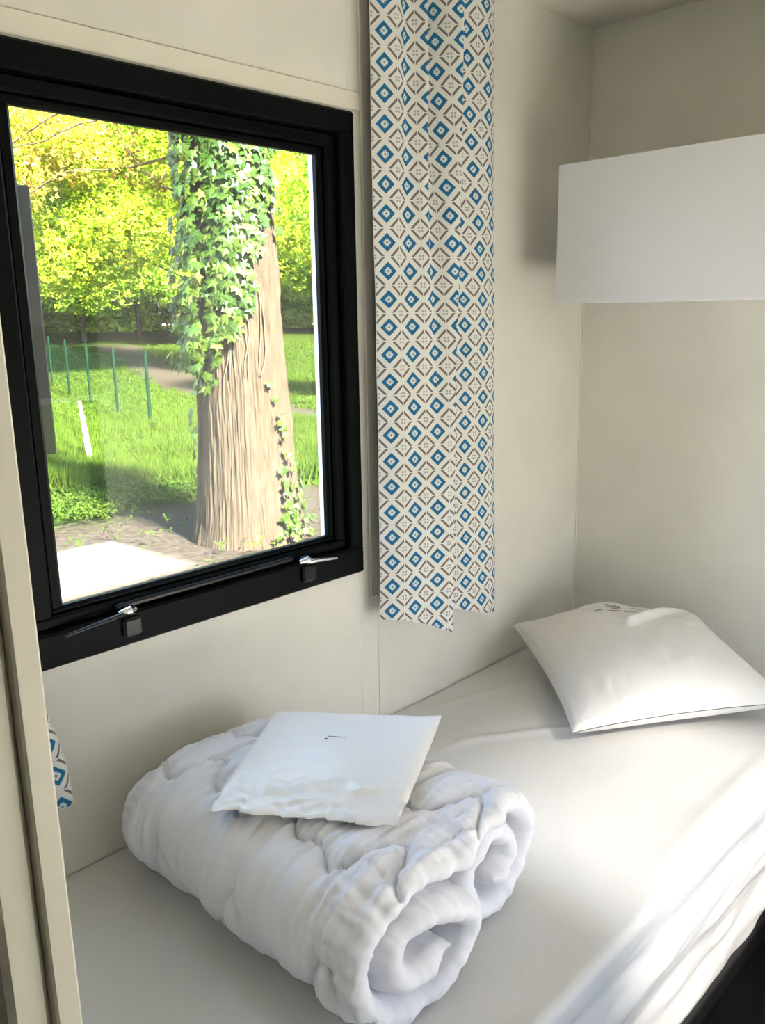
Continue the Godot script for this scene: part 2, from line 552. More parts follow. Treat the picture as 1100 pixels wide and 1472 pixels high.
# ------------------------------------------------------------------ curtains
func cloth_mesh(profile: Callable, z0: float, z1: float, y0: Callable, y1: float, nu: int, nv: int, period: float) -> ArrayMesh:
	var t := 0.0012
	var P := PackedVector3Array()
	var UV := PackedVector2Array()
	var rows := []
	for v in nv:
		var fv := float(v) / (nv - 1)
		var row := []
		for u in nu:
			var fu := float(u) / (nu - 1)
			var yb: float = y0.call(fu)
			var y := lerpf(y1, yb, fv)
			var q: Vector2 = profile.call(fu, fv)    # (x, z)
			row.append(Vector3(q.x, y, q.y))
		rows.append(row)
	for v in nv:
		var row = rows[v]
		var arc := [0.0]
		for u in range(1, nu): arc.append(arc[-1] + Vector2(row[u].x - row[u - 1].x, row[u].z - row[u - 1].z).length())
		var front := []
		for u in nu:
			front.append([row[u], Vector2(arc[u] / period, -row[u].y / period)])
		for u in nu:
			P.append(front[u][0]); UV.append(front[u][1])
		for u in range(nu - 1, -1, -1):
			var a: Vector3 = row[max(u - 1, 0)]
			var b: Vector3 = row[min(u + 1, nu - 1)]
			var n := (b - a).cross(Vector3.UP).normalized()
			P.append(front[u][0] + n * t); UV.append(front[u][1])
	return grid(P, nv, nu * 2, true, UV)

func curtains() -> void:
	var r := put("curtain_rail", tube([Vector3(0.055, 2.075, 0.50), Vector3(0.055, 2.075, 1.88)], [0.008], 12), M.rail_metal)
	tag(r, "pale metal curtain rail fixed above the window", "curtain rail")
	for z in [0.55, 1.28, 1.85]:
		put("bracket", box(Vector3(0.0, 2.067, z - 0.008), Vector3(0.055, 2.083, z + 0.008), 0.002), M.rail_metal, r)
	# folds: (x out from the wall, z along it) for points along the cloth, top and bottom
	var top := [Vector2(0.035, 0.848), Vector2(0.060, 0.80), Vector2(0.050, 0.76), Vector2(0.080, 0.735), Vector2(0.050, 0.715), Vector2(0.095, 0.690), Vector2(0.118, 0.672), Vector2(0.085, 0.668), Vector2(0.034, 0.690), Vector2(0.022, 0.650), Vector2(0.045, 0.590), Vector2(0.062, 0.53), Vector2(0.050, 0.485), Vector2(0.028, 0.480)]
	var bot := [Vector2(0.045, 0.858), Vector2(0.068, 0.828), Vector2(0.080, 0.795), Vector2(0.090, 0.762), Vector2(0.102, 0.735), Vector2(0.114, 0.715), Vector2(0.114, 0.695), Vector2(0.085, 0.695), Vector2(0.040, 0.715), Vector2(0.026, 0.670), Vector2(0.048, 0.60), Vector2(0.062, 0.545), Vector2(0.062, 0.49), Vector2(0.040, 0.452)]
	var ts := smooth(top, 12)
	var bs := smooth(bot, 12)
	var fold := func(fu: float, fv: float) -> Vector2:
		var k := fu * (ts.size() - 1)
		var i: int = min(int(k), ts.size() - 2)
		var a: Vector2 = ts[i].lerp(ts[i + 1], k - i)
		var b: Vector2 = bs[i].lerp(bs[i + 1], k - i)
		var q := a.lerp(b, smoothstep(0.0, 0.75, fv))
		q.x += 0.004 * n3(fu * 6.0, fv * 3.0, 2.0)
		q.y += 0.005 * sin(fv * 7.0 + fu * 4.0) * fv
		return q
	var hem := func(fu: float) -> float:
		return lerpf(0.765, 0.708, smoothstep(0.0, 0.5, fu)) + 0.028 * smoothstep(0.52, 0.64, fu) - 0.060 * smoothstep(0.64, 1.0, fu)
	var c := put("curtain", cloth_mesh(fold, 0, 0, hem, 2.06, 145, 90, PERIOD), M.curtain_print)
	tag(c, "long curtain printed with blue and taupe diamonds hanging right of the window", "curtain")
	var fold2 := func(fu: float, fv: float) -> Vector2:
		var q := Vector2(0.055 + 0.025 * sin(fu * 15.0 + 0.6), lerpf(1.645, 1.87, fu))
		q.y -= 0.070 * smoothstep(0.72, 1.0, fv) * (1.0 - fu)
		q.x += 0.004 * n3(fu * 6.0, fv * 3.0, 12.0)
		return q
	var hem2 := func(fu: float) -> float:
		return 0.672 - 0.01 * fu
	var c2 := put("curtain", cloth_mesh(fold2, 0, 0, hem2, 2.06, 90, 70, PERIOD), M.curtain_print)
	tag(c2, "matching diamond curtain mostly hidden behind the door frame post", "curtain")

# ------------------------------------------------------------------ bedding
func duvet() -> void:
	var ctrl := [Vector2(1.345, 0.092), Vector2(1.388, 0.078), Vector2(1.428, 0.082), Vector2(1.442, 0.110), Vector2(1.418, 0.140), Vector2(1.368, 0.147), Vector2(1.322, 0.126), Vector2(1.284, 0.088), Vector2(1.316, 0.050), Vector2(1.372, 0.024), Vector2(1.445, 0.034), Vector2(1.490, 0.090), Vector2(1.474, 0.158), Vector2(1.405, 0.190), Vector2(1.31, 0.191), Vector2(1.20, 0.190), Vector2(1.112, 0.168), Vector2(1.074, 0.108), Vector2(1.096, 0.046), Vector2(1.150, 0.024), Vector2(1.205, 0.032), Vector2(1.236, 0.078), Vector2(1.214, 0.128), Vector2(1.165, 0.138), Vector2(1.126, 0.114), Vector2(1.126, 0.084), Vector2(1.155, 0.072), Vector2(1.188, 0.080)]
	var dense := smooth(ctrl, 24)
	# even spacing along the cloth
	var lens := [0.0]
	for i in range(1, dense.size()):
		lens.append(lens[-1] + dense[i - 1].distance_to(dense[i]))
	var total: float = lens[-1]
	var ns := int(total / 0.0028)
	var C := []
	var at := 0
	for i in ns:
		var s: float = total * i / (ns - 1)
		while at < lens.size() - 2 and lens[at + 1] < s:
			at += 1
		C.append(dense[at].lerp(dense[at + 1], (s - lens[at]) / max(lens[at + 1] - lens[at], 1e-6)))
	# positions across, closer near the ends
	var xs := []
	for k in 9: xs.append(-1.0 + 0.045 * (1.0 - cos(PI / 2.0 * k / 9.0)) if k > 0 else -1.0)
	var m := 180
	for k in m + 1: xs.append(lerpf(-0.955, 0.955, float(k) / m))
	for k in range(8, -1, -1): xs.append(1.0 - 0.045 * (1.0 - cos(PI / 2.0 * k / 9.0)) if k > 0 else 1.0)
	var T := 0.0225
	var top_at := 0.0
	for i in ns:
		if C[i].distance_to(Vector2(1.405, 0.190)) < 0.004: top_at = total * i / (ns - 1)
	var P := PackedVector3Array()
	for i in ns:
		var s: float = total * i / (ns - 1)
		var d: Vector2 = (C[min(i + 1, ns - 1)] - C[max(i - 1, 0)]).normalized()
		var nrm := Vector2(d.y, -d.x)               # outward side of the scroll
		var tip: float = min(1.0, sqrt(max(0.0, min(s, total - s)) / 0.03) + 0.05)
		var rowo := []
		var rowi := []
		var in_b: float = smoothstep(top_at, top_at - 0.30, s)
		var hem: float = 0.014 * n3(s * 5.0, 2.0, 0.0) + 0.012 * n3(s * 13.0, 9.0, 0.0)
		var xr: float = 0.622 + hem + 0.02 * smoothstep(top_at - 0.10, top_at - 0.50, s) - 0.034 * smoothstep(top_at + 0.10, top_at + 0.30, s)
		var xl: float = 0.070 + 0.010 * n3(s * 5.0, 22.0, 0.0)
		var outer_k: float = smoothstep(top_at - 0.42, top_at - 0.30, s) * smoothstep(top_at + 0.52, top_at + 0.42, s)
		for xi in xs:
			var x: float = lerpf(xl, xr, (xi + 1.0) / 2.0)
			var edge: float = pow(max(0.0, 1.0 - pow(abs(xi), 14.0)), 0.5)
			var half: float = T * edge * tip
			# meandering quilt seams and the puff between them
			var wv: float = 0.036 * sin(x * 34.0 + 0.8 + 0.9 * sin(x * 34.0)) + 0.008 * sin(x * 68.0 + 1.0)
			var g: float = 0.0
			for off in [-0.33, -0.165, 0.008, 0.175, 0.345, 0.52]:
				var dd: float = abs(s - (top_at + off + wv))
				g = max(g, exp(-pow(dd / 0.0036, 2.0)) + 0.55 * exp(-pow(dd / 0.022, 2.0)))
			var near_seam: float = clampf(g, 0.0, 1.0)
			var fine: float = 0.0050 * n3(x * 26.0, s * 4.0, 5.0) + 0.0034 * n3(x * 56.0, s * 7.0, 8.0) * (1.0 + 1.5 * near_seam)
			var soft: float = 0.006 * n3(x * 6.0, s * 6.0, 3.0)
			var gather: float = 0.0032 * sin(s * 240.0 + 9.0 * n3(s * 6.0, x * 3.0, 1.0)) * pow(abs(xi), 6.0) * edge
			gather += 0.007 * n3(s * 40.0, x * 9.0, 17.0) * smoothstep(0.45, 1.0, xi)
			var o_d: float = half + edge * (outer_k * (fine * 1.3 + soft) + fine * 0.4 - 0.0125 * g * outer_k + gather)
			var i_d: float = -half + edge * 0.4 * fine
			# far side is narrower towards the wall
			var kz: float = lerpf(0.80, 1.0, clampf((x - 0.05) / 0.57, 0.0, 1.0))
			var sag: float = -0.012 * exp(-pow((C[i].x - 1.28) / 0.05, 2.0)) * smoothstep(0.4, 1.0, xi) * (1.0 if C[i].y > 0.15 else 0.0)
			sag -= 0.028 * pow(clampf((-xi - 0.35) / 0.65, 0.0, 1.0), 2.0) * C[i].y / 0.19
			for k in 2:
				var q: Vector2 = C[i] + nrm * (o_d if k == 0 else i_d)
				var z: float = 1.512 - (1.512 - q.x) * kz
				var p := Vector3(x, max(q.y + sag, 0.002), z)
				if k == 0: rowo.append(p)
				else: rowi.append(p)
		for p in rowo: P.append(p)
		rowi.reverse()
		for p in rowi: P.append(p)
	var nv := xs.size() * 2
	# close the two free edges of the cloth
	var Q := PackedVector3Array()
	for j in nv: Q.append((P[j] + P[nv - 1 - j]) / 2.0)
	Q.append_array(P)
	for j in nv: Q.append((P[(ns - 1) * nv + j] + P[(ns - 1) * nv + nv - 1 - j]) / 2.0)
	var o := put("rolled_duvet", grid(Q, ns + 2, nv, true), M.duvet_cloth)
	o.position = Vector3(0, BED_TOP + 0.002, 0)
	tag(o, "thick white quilted duvet rolled up from both ends on the bed", "duvet")

func packet() -> void:
	# flat packet of folded sheets in thin white plastic, lying on the duvet
	var A := Vector3(0.150, 0.722, 1.232)     # far left
	var B := Vector3(0.402, 0.732, 1.080)     # far right corner
	var C := Vector3(0.548, 0.732, 1.345)     # near right
	var D := Vector3(0.318, 0.728, 1.490)     # near left
	var nu := 70
	var nv := 70
	var P := PackedVector3Array()
	for i in nu:
		var u := float(i) / (nu - 1)
		var up := []
		var dn := []
		for j in nv:
			var v := float(j) / (nv - 1)
			var p := A.lerp(B, u).lerp(D.lerp(C, u), v)
			var eu: float = 1.0 - pow(abs(2.0 * u - 1.0), 10.0)
			var ev: float = (1.0 - pow(abs(2.0 * v - 1.0), 10.0)) * (1.0 - smoothstep(0.70, 0.86, v) * 0.75)
			var t: float = 0.010 * pow(max(eu * ev, 0.0), 0.6)
			var cr: float = smoothstep(0.66, 0.85, v) * smoothstep(1.0, 0.96, v)
			var wr: float = cr * (0.0045 * n3(u * 5.0 + v * 4.0, v * 13.0, 1.0) + 0.003 * n3(u * 9.0, v * 16.0 - u * 8.0, 6.0))
			wr += 0.0012 * n3(u * 7.0, v * 7.0, 4.0)
			var corner: float = 0.010 * pow(u, 5.0) * pow(1.0 - v, 3.0)
			p.y += -0.006 * smoothstep(0.75, 1.0, v) + corner
			p.x += 0.006 * n3(v * 8.0, u * 2.0, 3.0) * eu
			p.z += 0.012 * n3(u * 9.0, 4.0, v * 2.0) * smoothstep(0.7, 1.0, v)
			up.append(p + Vector3(0, t + wr + 0.0006, 0))
			dn.append(p + Vector3(0, wr * 0.6 - 0.0006 - t * 0.2, 0))
		for p in up: P.append(p)
		dn.reverse()
		for p in dn: P.append(p)
	var o := put("plastic_packet", grid(P, nu, nv * 2, true), M.packet_film)
	tag(o, "flat white plastic packet of linen lying on the rolled duvet", "packet")
	var e1 := (B - A).normalized()
	var e2 := (D - A).normalized()
	var c := A.lerp(B, 0.42).lerp(D.lerp(C, 0.42), 0.33) + Vector3(0, 0.0125, 0)
	var st := flat()
	for q in [[0.0, 0.0, 0.030, 0.0018], [-0.003, 0.008, 0.005, 0.004]]:
		var p: Vector3 = c + e1 * q[0] + e2 * q[1]
		var a := p
		var b: Vector3 = p + e1 * q[2]
		var d: Vector3 = p + e2 * q[3]
		for v in [a, b, b + e2 * q[3], a, b + e2 * q[3], d]: st.add_vertex(v)
	put("printed_mark", done(st), M.print_dark, o)

func pillow() -> void:
	var Lc := Vector3(0.014, 0.592, 0.325)
	var F := Vector3(0.392, 0.535, 0.640)
	var Rc := Vector3(0.690, 0.550, 0.225)
	var Bk := Vector3(0.395, 0.645, 0.075)
	var n := 80
	var P := PackedVector3Array()
	for i in n:
		var u := float(i) / (n - 1)          # left -> front
		var up := []
		var dn := []
		for j in n:
			var v := float(j) / (n - 1)      # left/front -> back/right
			var a := 2.0 * u - 1.0
			var b := 2.0 * v - 1.0
			var pull_u := 0.5 + 0.5 * a * (1.0 - 0.07 * (1.0 - b * b))
			var pull_v := 0.5 + 0.5 * b * (1.0 - 0.07 * (1.0 - a * a))
			var p := Lc.lerp(F, pull_u).lerp(Bk.lerp(Rc, pull_u), pull_v)
			var puff: float = pow(max(0.0, (1.0 - pow(abs(a), 2.4)) * (1.0 - pow(abs(b), 2.4))), 0.45)
			var wr: float = 0.0035 * n3(u * 5.0, v * 5.0, 3.0)
			var e: float = max(abs(a), abs(b))
			wr += 0.003 * n3((u + v) * 12.0, (u - v) * 3.0, 6.0) * smoothstep(0.4, 0.9, e) * (1.0 - pow(e, 12.0))
			# a turned flap near the far edge, where the printed corner of the cover lies
			var fold := Geometry2D.get_closest_point_to_segment(Vector2(u, v), Vector2(0.34, 0.50), Vector2(0.05, 0.92)).distance_to(Vector2(u, v))
			var fold2 := Geometry2D.get_closest_point_to_segment(Vector2(u, v), Vector2(0.34, 0.50), Vector2(0.06, 0.22)).distance_to(Vector2(u, v))
			wr += 0.016 * exp(-pow(fold / 0.028, 2.0)) + 0.006 * exp(-pow(fold2 / 0.03, 2.0))
			wr -= 0.006 * exp(-pow((u - 0.16) / 0.06, 2.0) - pow((v - 0.58) / 0.12, 2.0))
			wr += 0.006 * n3(u * 3.0, v * 16.0, 12.0) * smoothstep(0.55, 0.85, u) * (1.0 - pow(e, 10.0))
			wr -= 0.006 * exp(-pow((e - 0.93) / 0.018, 2.0))
			var bump: float = 0.030 * exp(-pow((u - 0.04) / 0.16, 2.0) - pow((v - 0.46) / 0.20, 2.0))
			p.y += bump
			var top := p + Vector3(0, 0.070 * puff + wr * puff + 0.0008, 0)
			top.z = max(top.z, 0.012)
			var low := p - Vector3(0, 0.055 * puff + 0.0008, 0)
			low.y = max(low.y, BED_TOP + 0.006)
			low.z = max(low.z, 0.012)
			up.append(top)
			dn.append(low)
		for p in up: P.append(p)
		dn.reverse()
		for p in dn: P.append(p)
	var o := put("pillow", grid(P, n, n * 2, true), M.pillow_cloth)
	tag(o, "plump white pillow lying in the corner under the shelf", "pillow")
	# grey printed lines on the far corner
	var st := flat()
	# [row, column, how many steps long] on the pillow's own grid
	for l in [[9, 36, 5], [10, 36, 6], [11, 37, 5], [12, 38, 4], [8, 46, 6], [13, 30, 3], [14, 36, 5], [11, 47, 5], [15, 42, 6]]:
		for k in l[2]:
			var a0: int = l[0] * n * 2 + l[1] + k
			var a1: int = (l[0] + 1) * n * 2 + l[1] + k
			var up1 := Vector3(0, 0.0012, 0)
			var p0 := P[a0] + up1
			var p1 := P[a0].lerp(P[a1], 0.55) + up1
			var p2 := P[a0 + 1].lerp(P[a1 + 1], 0.55) + up1
			var p3 := P[a0 + 1] + up1
			for v in [p0, p1, p2, p0, p2, p3]: st.add_vertex(v)
	put("printed_lines", done(st), M.print_grey, o)

# ------------------------------------------------------------------ outside
func land(x: float, z: float) -> float:
	var d := Vector2(x - 1.2, z - 2.1).length()
	return GROUND + 1.35 * smoothstep(22.0, 45.0, d) + 0.03 * n3(x * 0.4, z * 0.4, 0.0)

func dirt(x: float, z: float) -> float:
	# bare earth beside the cabin, and the track behind the fence
	var k: float = smoothstep(-6.6, -5.9, x + 0.35 * n3(x * 0.9, z * 0.9, 5.0) + 0.10 * (z + 2.4)) * smoothstep(1.6, 0.8, x)
	var a := Vector2(-30.0, -15.2)
	var b := Vector2(-11.3, -8.6)
	var c := Vector2(0.0, -6.0)
	var p := Vector2(x, z)
	var d: float = min(Geometry2D.get_closest_point_to_segment(p, a, b).distance_to(p), Geometry2D.get_closest_point_to_segment(p, b, c).distance_to(p))
	return max(k, smoothstep(1.0, 0.55, d + 0.3 * n3(x, z, 8.0)))

func leaf_mesh(pts: Array, lift: float) -> ArrayMesh:
	var st := flat()
	var c := Vector3(0, 0.0, lift)
	for i in pts.size():
		var a: Vector2 = pts[i]
		var b: Vector2 = pts[(i + 1) % pts.size()]
		st.add_vertex(c + Vector3(0, 0.1, 0)); st.add_vertex(Vector3(b.x, b.y, -0.12 * abs(b.x))); st.add_vertex(Vector3(a.x, a.y, -0.12 * abs(a.x)))
	return done(st)

func sprig_mesh(count: int, size: float, sd: int) -> ArrayMesh:
	var r := RandomNumberGenerator.new()
	r.seed = sd
	var st := flat()
	for k in count:
		var o := Vector3(r.randf_range(-1, 1), r.randf_range(-0.7, 0.7), r.randf_range(-1, 1)) * 0.8
		var b := Basis.from_euler(Vector3(r.randf_range(-0.9, 0.9), r.randf() * TAU, r.randf_range(-0.6, 0.6))) * size * r.randf_range(0.7, 1.2)
		var tipv := o + b * Vector3(0, 0.12, 1.0)
		var le := o + b * Vector3(-0.42, 0.06, 0.40)
		var ri := o + b * Vector3(0.42, 0.06, 0.40)
		var mid := o + b * Vector3(0, -0.04, 0.45)
		for v in [o, le, mid, mid, le, tipv, o, mid, ri, mid, tipv, ri]: st.add_vertex(v)
	return done(st)

func scatter(called: String, mesh: Mesh, m: Material, xf: Array, cols: Array, parent: Node = self) -> MultiMeshInstance3D:
	var mm := MultiMesh.new()
	mm.transform_format = MultiMesh.TRANSFORM_3D
	mm.use_colors = true
	mm.mesh = mesh
	mm.instance_count = xf.size()
	for i in xf.size():
		mm.set_instance_transform(i, xf[i])
		mm.set_instance_color(i, cols[i])
	var o := MultiMeshInstance3D.new()
	o.name = numbered(called) if parent == self else called
	o.multimesh = mm
	o.material_override = m
	parent.add_child(o, true)
	return o

func rand_basis(s: float) -> Basis:
	return Basis.from_euler(Vector3(rng.randf_range(-0.8, 0.8), rng.randf() * TAU, rng.randf_range(-0.8, 0.8))) * s

func make_tree(called: String, label: String, x: float, z: float, trunk_r: float, h: float, crown: Array, per: int, leaf_scale: float, tones: Array, group := "") -> void:
	var y := land(x, z)
	var t := base(called, Vector3(x, y, z))
	tag(t, label, "tree", group)
	var lean := Vector3(rng.randf_range(-0.4, 0.4), 0, rng.randf_range(-0.4, 0.4))
	put("trunk", tube([Vector3(0, -0.2, 0), Vector3(0, h * 0.2, 0) + lean * 0.3, Vector3(0, h * 0.55, 0) + lean, Vector3(0, h, 0) + lean * 1.3], [trunk_r * 1.2, trunk_r, trunk_r * 0.7, trunk_r * 0.2], 8), M.forest_bark, t)
	var xf := []
	var cols := []
	for c in crown:
		var at: Vector3 = c[0]
		var rad: Vector3 = c[1]
		put("branch", tube([Vector3(0, clampf(at.y - rad.y, h * 0.15, h * 0.8), 0) + lean * 0.6, (Vector3(0, at.y, 0) + at) / 2.0, at], [trunk_r * 0.35, trunk_r * 0.2, 0.02], 5), M.forest_bark, t)
		for k in per:
			var d := Vector3(rng.randfn(), rng.randfn(), rng.randfn()).normalized() * pow(rng.randf(), 0.45)
			var p := at + d * rad
			p.y += 0.10 * rad.y * n3(p.x * 1.2, p.y * 1.2, p.z * 1.2 + x)
			xf.append(Transform3D(rand_basis(leaf_scale * rng.randf_range(0.7, 1.3)), p))
			var tone: Color = tones[rng.randi() % tones.size()]
			cols.append(tone * rng.randf_range(0.8, 1.2))
	tag(scatter("foliage", M_sprig, M.leaf, xf, cols, t), "", "", "", "stuff")

var M_sprig: ArrayMesh

func outside() -> void:
	M_sprig = sprig_mesh(7, 0.75, 4)
	ground()
	big_tree()
	ivy()
	fence()
	forest()
	ground_plants()
	tag(put("pale_stick", tube([Vector3(-9.065, -0.45, -3.088), Vector3(-9.13, -0.05, -3.09), Vector3(-9.277, 0.398, -3.118)], [0.040, 0.036, 0.020], 7), M.pale_stick), "pale bare stick leaning in the grass before the fence", "stick")
	tag(put("window_shutter", box(Vector3(-0.115, 1.187, 1.464), Vector3(-0.10, 1.604, 1.612), 0.003), M.grey_guide), "grey folded shutter slat fixed outside the window beside the glass", "shutter")

func ground() -> void:
	var na := 220
	var nr := 120
	var P := PackedVector3Array()
	var cols := PackedColorArray()
	var green_a := Color(0.015, 0.035, 0.004)
	var green_b := Color(0.024, 0.044, 0.005)
	var lawn := Color(0.033, 0.057, 0.007)
	var earth := Color(0.053, 0.044, 0.033)
	for i in nr:
		var r: float = 0.05 + 0.6 * (exp(5.2 * i / (nr - 1)) - 1.0)
		for j in na:
			var a := TAU * j / na
			var x := -1.0 + r * cos(a)
			var z := 0.5 + r * sin(a)
			P.append(Vector3(x, land(x, z), z))
			var g := green_a.lerp(green_b, 0.5 + 0.5 * n3(x * 0.7, z * 0.7, 2.0)).lerp(lawn, clampf(0.5 + 0.8 * n3(x * 0.2, z * 0.2, 7.0), 0.0, 1.0))
			cols.append(g.lerp(earth, dirt(x, z)))
	var o := put("ground", grid(P, nr, na, true, PackedVector2Array(), cols), M.terrain)
	tag(o, "grassy ground with a bare earth path outside the window", "", "", "structure")

func trunk_radius(y: float) -> float:
	return 0.385 - 0.033 * (y - 0.6) + 0.10 * exp(-(y + 0.5) * 2.4)

const TX := -4.62
const TZ := -2.28

func bark_depth(a: float, y: float) -> float:
	var w := 0.03 * n3(cos(a) * 2.0, y * 1.6, sin(a) * 2.0)
	var c := cos(a + w)
	var s := sin(a + w)
	var r1: float = 1.0 - abs(n3(c * 17.0, y * 0.7, s * 17.0)) * 2.6
	var r2: float = n3(c * 17.0, y * 4.0, s * 17.0)
	return -0.011 * clampf(r1, -0.4, 1.0) + 0.006 * r2 + 0.02 * n3(c * 1.5, y * 0.8, s * 1.5)

func big_tree() -> void:
	var t := base("ivy_clad_tree", Vector3(TX, GROUND, TZ))
	tag(t, "thick rough-barked tree trunk wrapped in ivy outside the window", "tree")
	var na := 420
	var ny := 300
	var P := PackedVector3Array()
	for i in ny:
		var y: float = -0.7 + 5.2 * i / (ny - 1)
		for j in na:
			var a := TAU * j / na
			var r := trunk_radius(y) + bark_depth(a, y)
			P.append(Vector3(cos(a) * r, y - GROUND, sin(a) * r))
	put("trunk", grid(P, ny, na, true), M.bark, t)
	put("upper_trunk", tube([Vector3(0, 4.4, 0), Vector3(0.05, 6.0, 0.05), Vector3(-0.1, 8.0, 0.1), Vector3(-0.2, 10.0, 0)], [0.27, 0.24, 0.17, 0.05], 12), M.bark, t)
	var twigs := [
		[Vector3(-4.95, 2.40, -2.05), Vector3(-5.068, 2.448, -1.999), Vector3(-5.158, 2.505, -1.93), Vector3(-5.254, 2.602, -1.868), Vector3(-5.332, 2.714, -1.828), Vector3(-5.398, 2.826, -1.801), Vector3(-5.45, 3.0, -1.77)],
		[Vector3(-4.9, 2.75, -2.15), Vector3(-5.35, 2.62, -1.75), Vector3(-5.75, 2.60, -1.45), Vector3(-6.15, 2.40, -1.2)],
		[Vector3(-4.9, 3.05, -2.15), Vector3(-5.5, 3.02, -1.7), Vector3(-6.0, 2.86, -1.35), Vector3(-6.5, 2.78, -1.0)],
		[Vector3(-4.9, 3.4, -2.0), Vector3(-5.7, 3.1, -1.5), Vector3(-6.3, 2.75, -1.1), Vector3(-6.6, 2.45, -0.9)]]
	var xf := []
	var cols := []
	for k in twigs.size():
		var pts := []
		for p in smooth(twigs[k], 6): pts.append(p - Vector3(TX, GROUND, TZ) + Vector3(0.01 * n3(p.x * 9.0, p.y * 9.0, 1.0), 0.02 * n3(p.y * 9.0, p.z * 9.0, 2.0), 0))
		put("branch", tube(pts, [0.016, 0.015, 0.014, 0.013, 0.012, 0.011, 0.010, 0.009, 0.008, 0.007, 0.006], 6), M.twig_bark, t)
		for p in pts:
			for n in 3:
				if rng.randf() < 0.6:
					xf.append(Transform3D(rand_basis(0.050), p + Vector3(rng.randfn(), rng.randfn(), rng.randfn()) * 0.08))
					cols.append(([Color(0.270, 0.151, 0.029), Color(0.223, 0.238, 0.022), Color(0.252, 0.209, 0.029)][rng.randi() % 3]))
	for k in 900:
		var d := Vector3(rng.randfn(), rng.randfn(), rng.randfn()).normalized() * pow(rng.randf(), 0.4)
		xf.append(Transform3D(rand_basis(0.22), Vector3(-0.2, 9.6, 0) + d * Vector3(2.4, 1.8, 2.4)))
		cols.append(Color(0.126, 0.187, 0.018))
	tag(scatter("foliage", M_sprig, M.leaf, xf, cols, t), "", "", "", "stuff")

func ivy_leaf_mesh() -> ArrayMesh:
	return leaf_mesh([Vector2(0, 0.62), Vector2(0.17, 0.28), Vector2(0.52, 0.26), Vector2(0.36, -0.02), Vector2(0.44, -0.34), Vector2(0.10, -0.30), Vector2(0, -0.38), Vector2(-0.10, -0.30), Vector2(-0.44, -0.34), Vector2(-0.36, -0.02), Vector2(-0.52, 0.26), Vector2(-0.17, 0.28)], 0.06)

func ivy() -> void:
	var v := base("climbing_ivy", Vector3(TX, GROUND, TZ))
	tag(v, "glossy green ivy climbing the thick tree trunk outside", "ivy")
	var mesh := ivy_leaf_mesh()
	# direction from the trunk to the room, and across it
	var f := Vector3(1.24 - TX, 0, 2.08 - TZ).normalized()
	var right := Vector3(-f.z, 0, f.x) * -1.0
	var leaves := []
	var tries := 0
	while leaves.size() < 1500 and tries < 60000:
		tries += 1
		var y := rng.randf_range(-0.45, 3.9)
		var s := rng.randf_range(-1.25, 1.25)          # angle from the side that faces the room, + to the right
		var across := sin(s)
		var keep := 0.0
		if y > 0.75:
			# lower limit of the curtain of ivy rises from left to right
			var lim: float = 0.85 + 0.55 * smoothstep(-0.75, 0.1, across) + 0.75 * smoothstep(0.05, 0.85, across)
			keep = smoothstep(lim - 0.12, lim + 0.25, y + 0.35 * n3(across * 3.0, y * 2.0, 1.0))
			keep *= 0.55 + 0.45 * smoothstep(0.95, 0.55, across)
			if n3(across * 5.0, y * 3.0, 9.0) < -0.28: keep *= 0.15
		if across < -0.86 and y > 0.3: keep = max(keep, 0.25)
		var strand: float = exp(-pow((across - (0.62 + 0.10 * sin(y * 4.0))) / 0.07, 2.0)) * smoothstep(1.1, 0.5, y) * 0.35
		var foot: float = smoothstep(0.45, 0.75, across) * smoothstep(0.35, -0.25, y) * 0.7
		keep = max(keep, max(strand, foot))
		if rng.randf() > keep: continue
		var a_dir := f * cos(s) + right * sin(s)
		var out: float = trunk_radius(y) + rng.randf_range(0.035, 0.085)
		if across < -0.6 and y > 1.0: out += rng.randf_range(0.0, 0.16)
		var size := rng.randf_range(0.075, 0.125) * (0.62 if strand >= keep or foot >= keep else 1.0)
		var p := a_dir * out + Vector3(0, y - GROUND, 0)
		var zdir := (a_dir + Vector3(rng.randf_range(-0.55, 0.55), rng.randf_range(-0.1, 0.7), rng.randf_range(-0.55, 0.55))).normalized()
		var ydir := (Vector3.DOWN + right * rng.randf_range(-0.7, 0.7)).normalized()
		var xdir := ydir.cross(zdir).normalized()
		ydir = zdir.cross(xdir)
		leaves.append([cos(s) * size, Transform3D(Basis(xdir, ydir, zdir) * size, p), rng.randi() % 10, size])
	leaves.sort_custom(func(a, b): return a[0] > b[0])
	var xf := []
	var cols := []
	for i in leaves.size():
		var tone: int = [0, 0, 0, 0, 1, 1, 1, 2, 2, 3][leaves[i][2]]
		if i < 300:
			var o := put("ivy_leaf", mesh, M["ivy_tone_%d" % tone], v)
			o.transform = leaves[i][1]
		else:
			xf.append(leaves[i][1])
			cols.append([Color(0.15, 0.23, 0.03), Color(0.12, 0.21, 0.04), Color(0.19, 0.25, 0.04), Color(0.30, 0.33, 0.16)][tone].srgb_to_linear())
	tag(scatter("small_leaves", mesh, M.ivy_leaf, xf, cols, v), "", "", "", "stuff")
	for k in 7:
		var pts := []
		var s0 := rng.randf_range(-1.0, 0.8)
		for i in 26:
			var y: float = 0.95 + 2.8 * i / 25.0
			var s: float = s0 + 0.35 * n3(y * 0.9, k * 7.0, 0.0)
			pts.append((f * cos(s) + right * sin(s)) * (trunk_radius(y) + 0.012) + Vector3(0, y - GROUND, 0))
		put("stem", tube(pts, [0.006], 5), M.twig_bark, v)

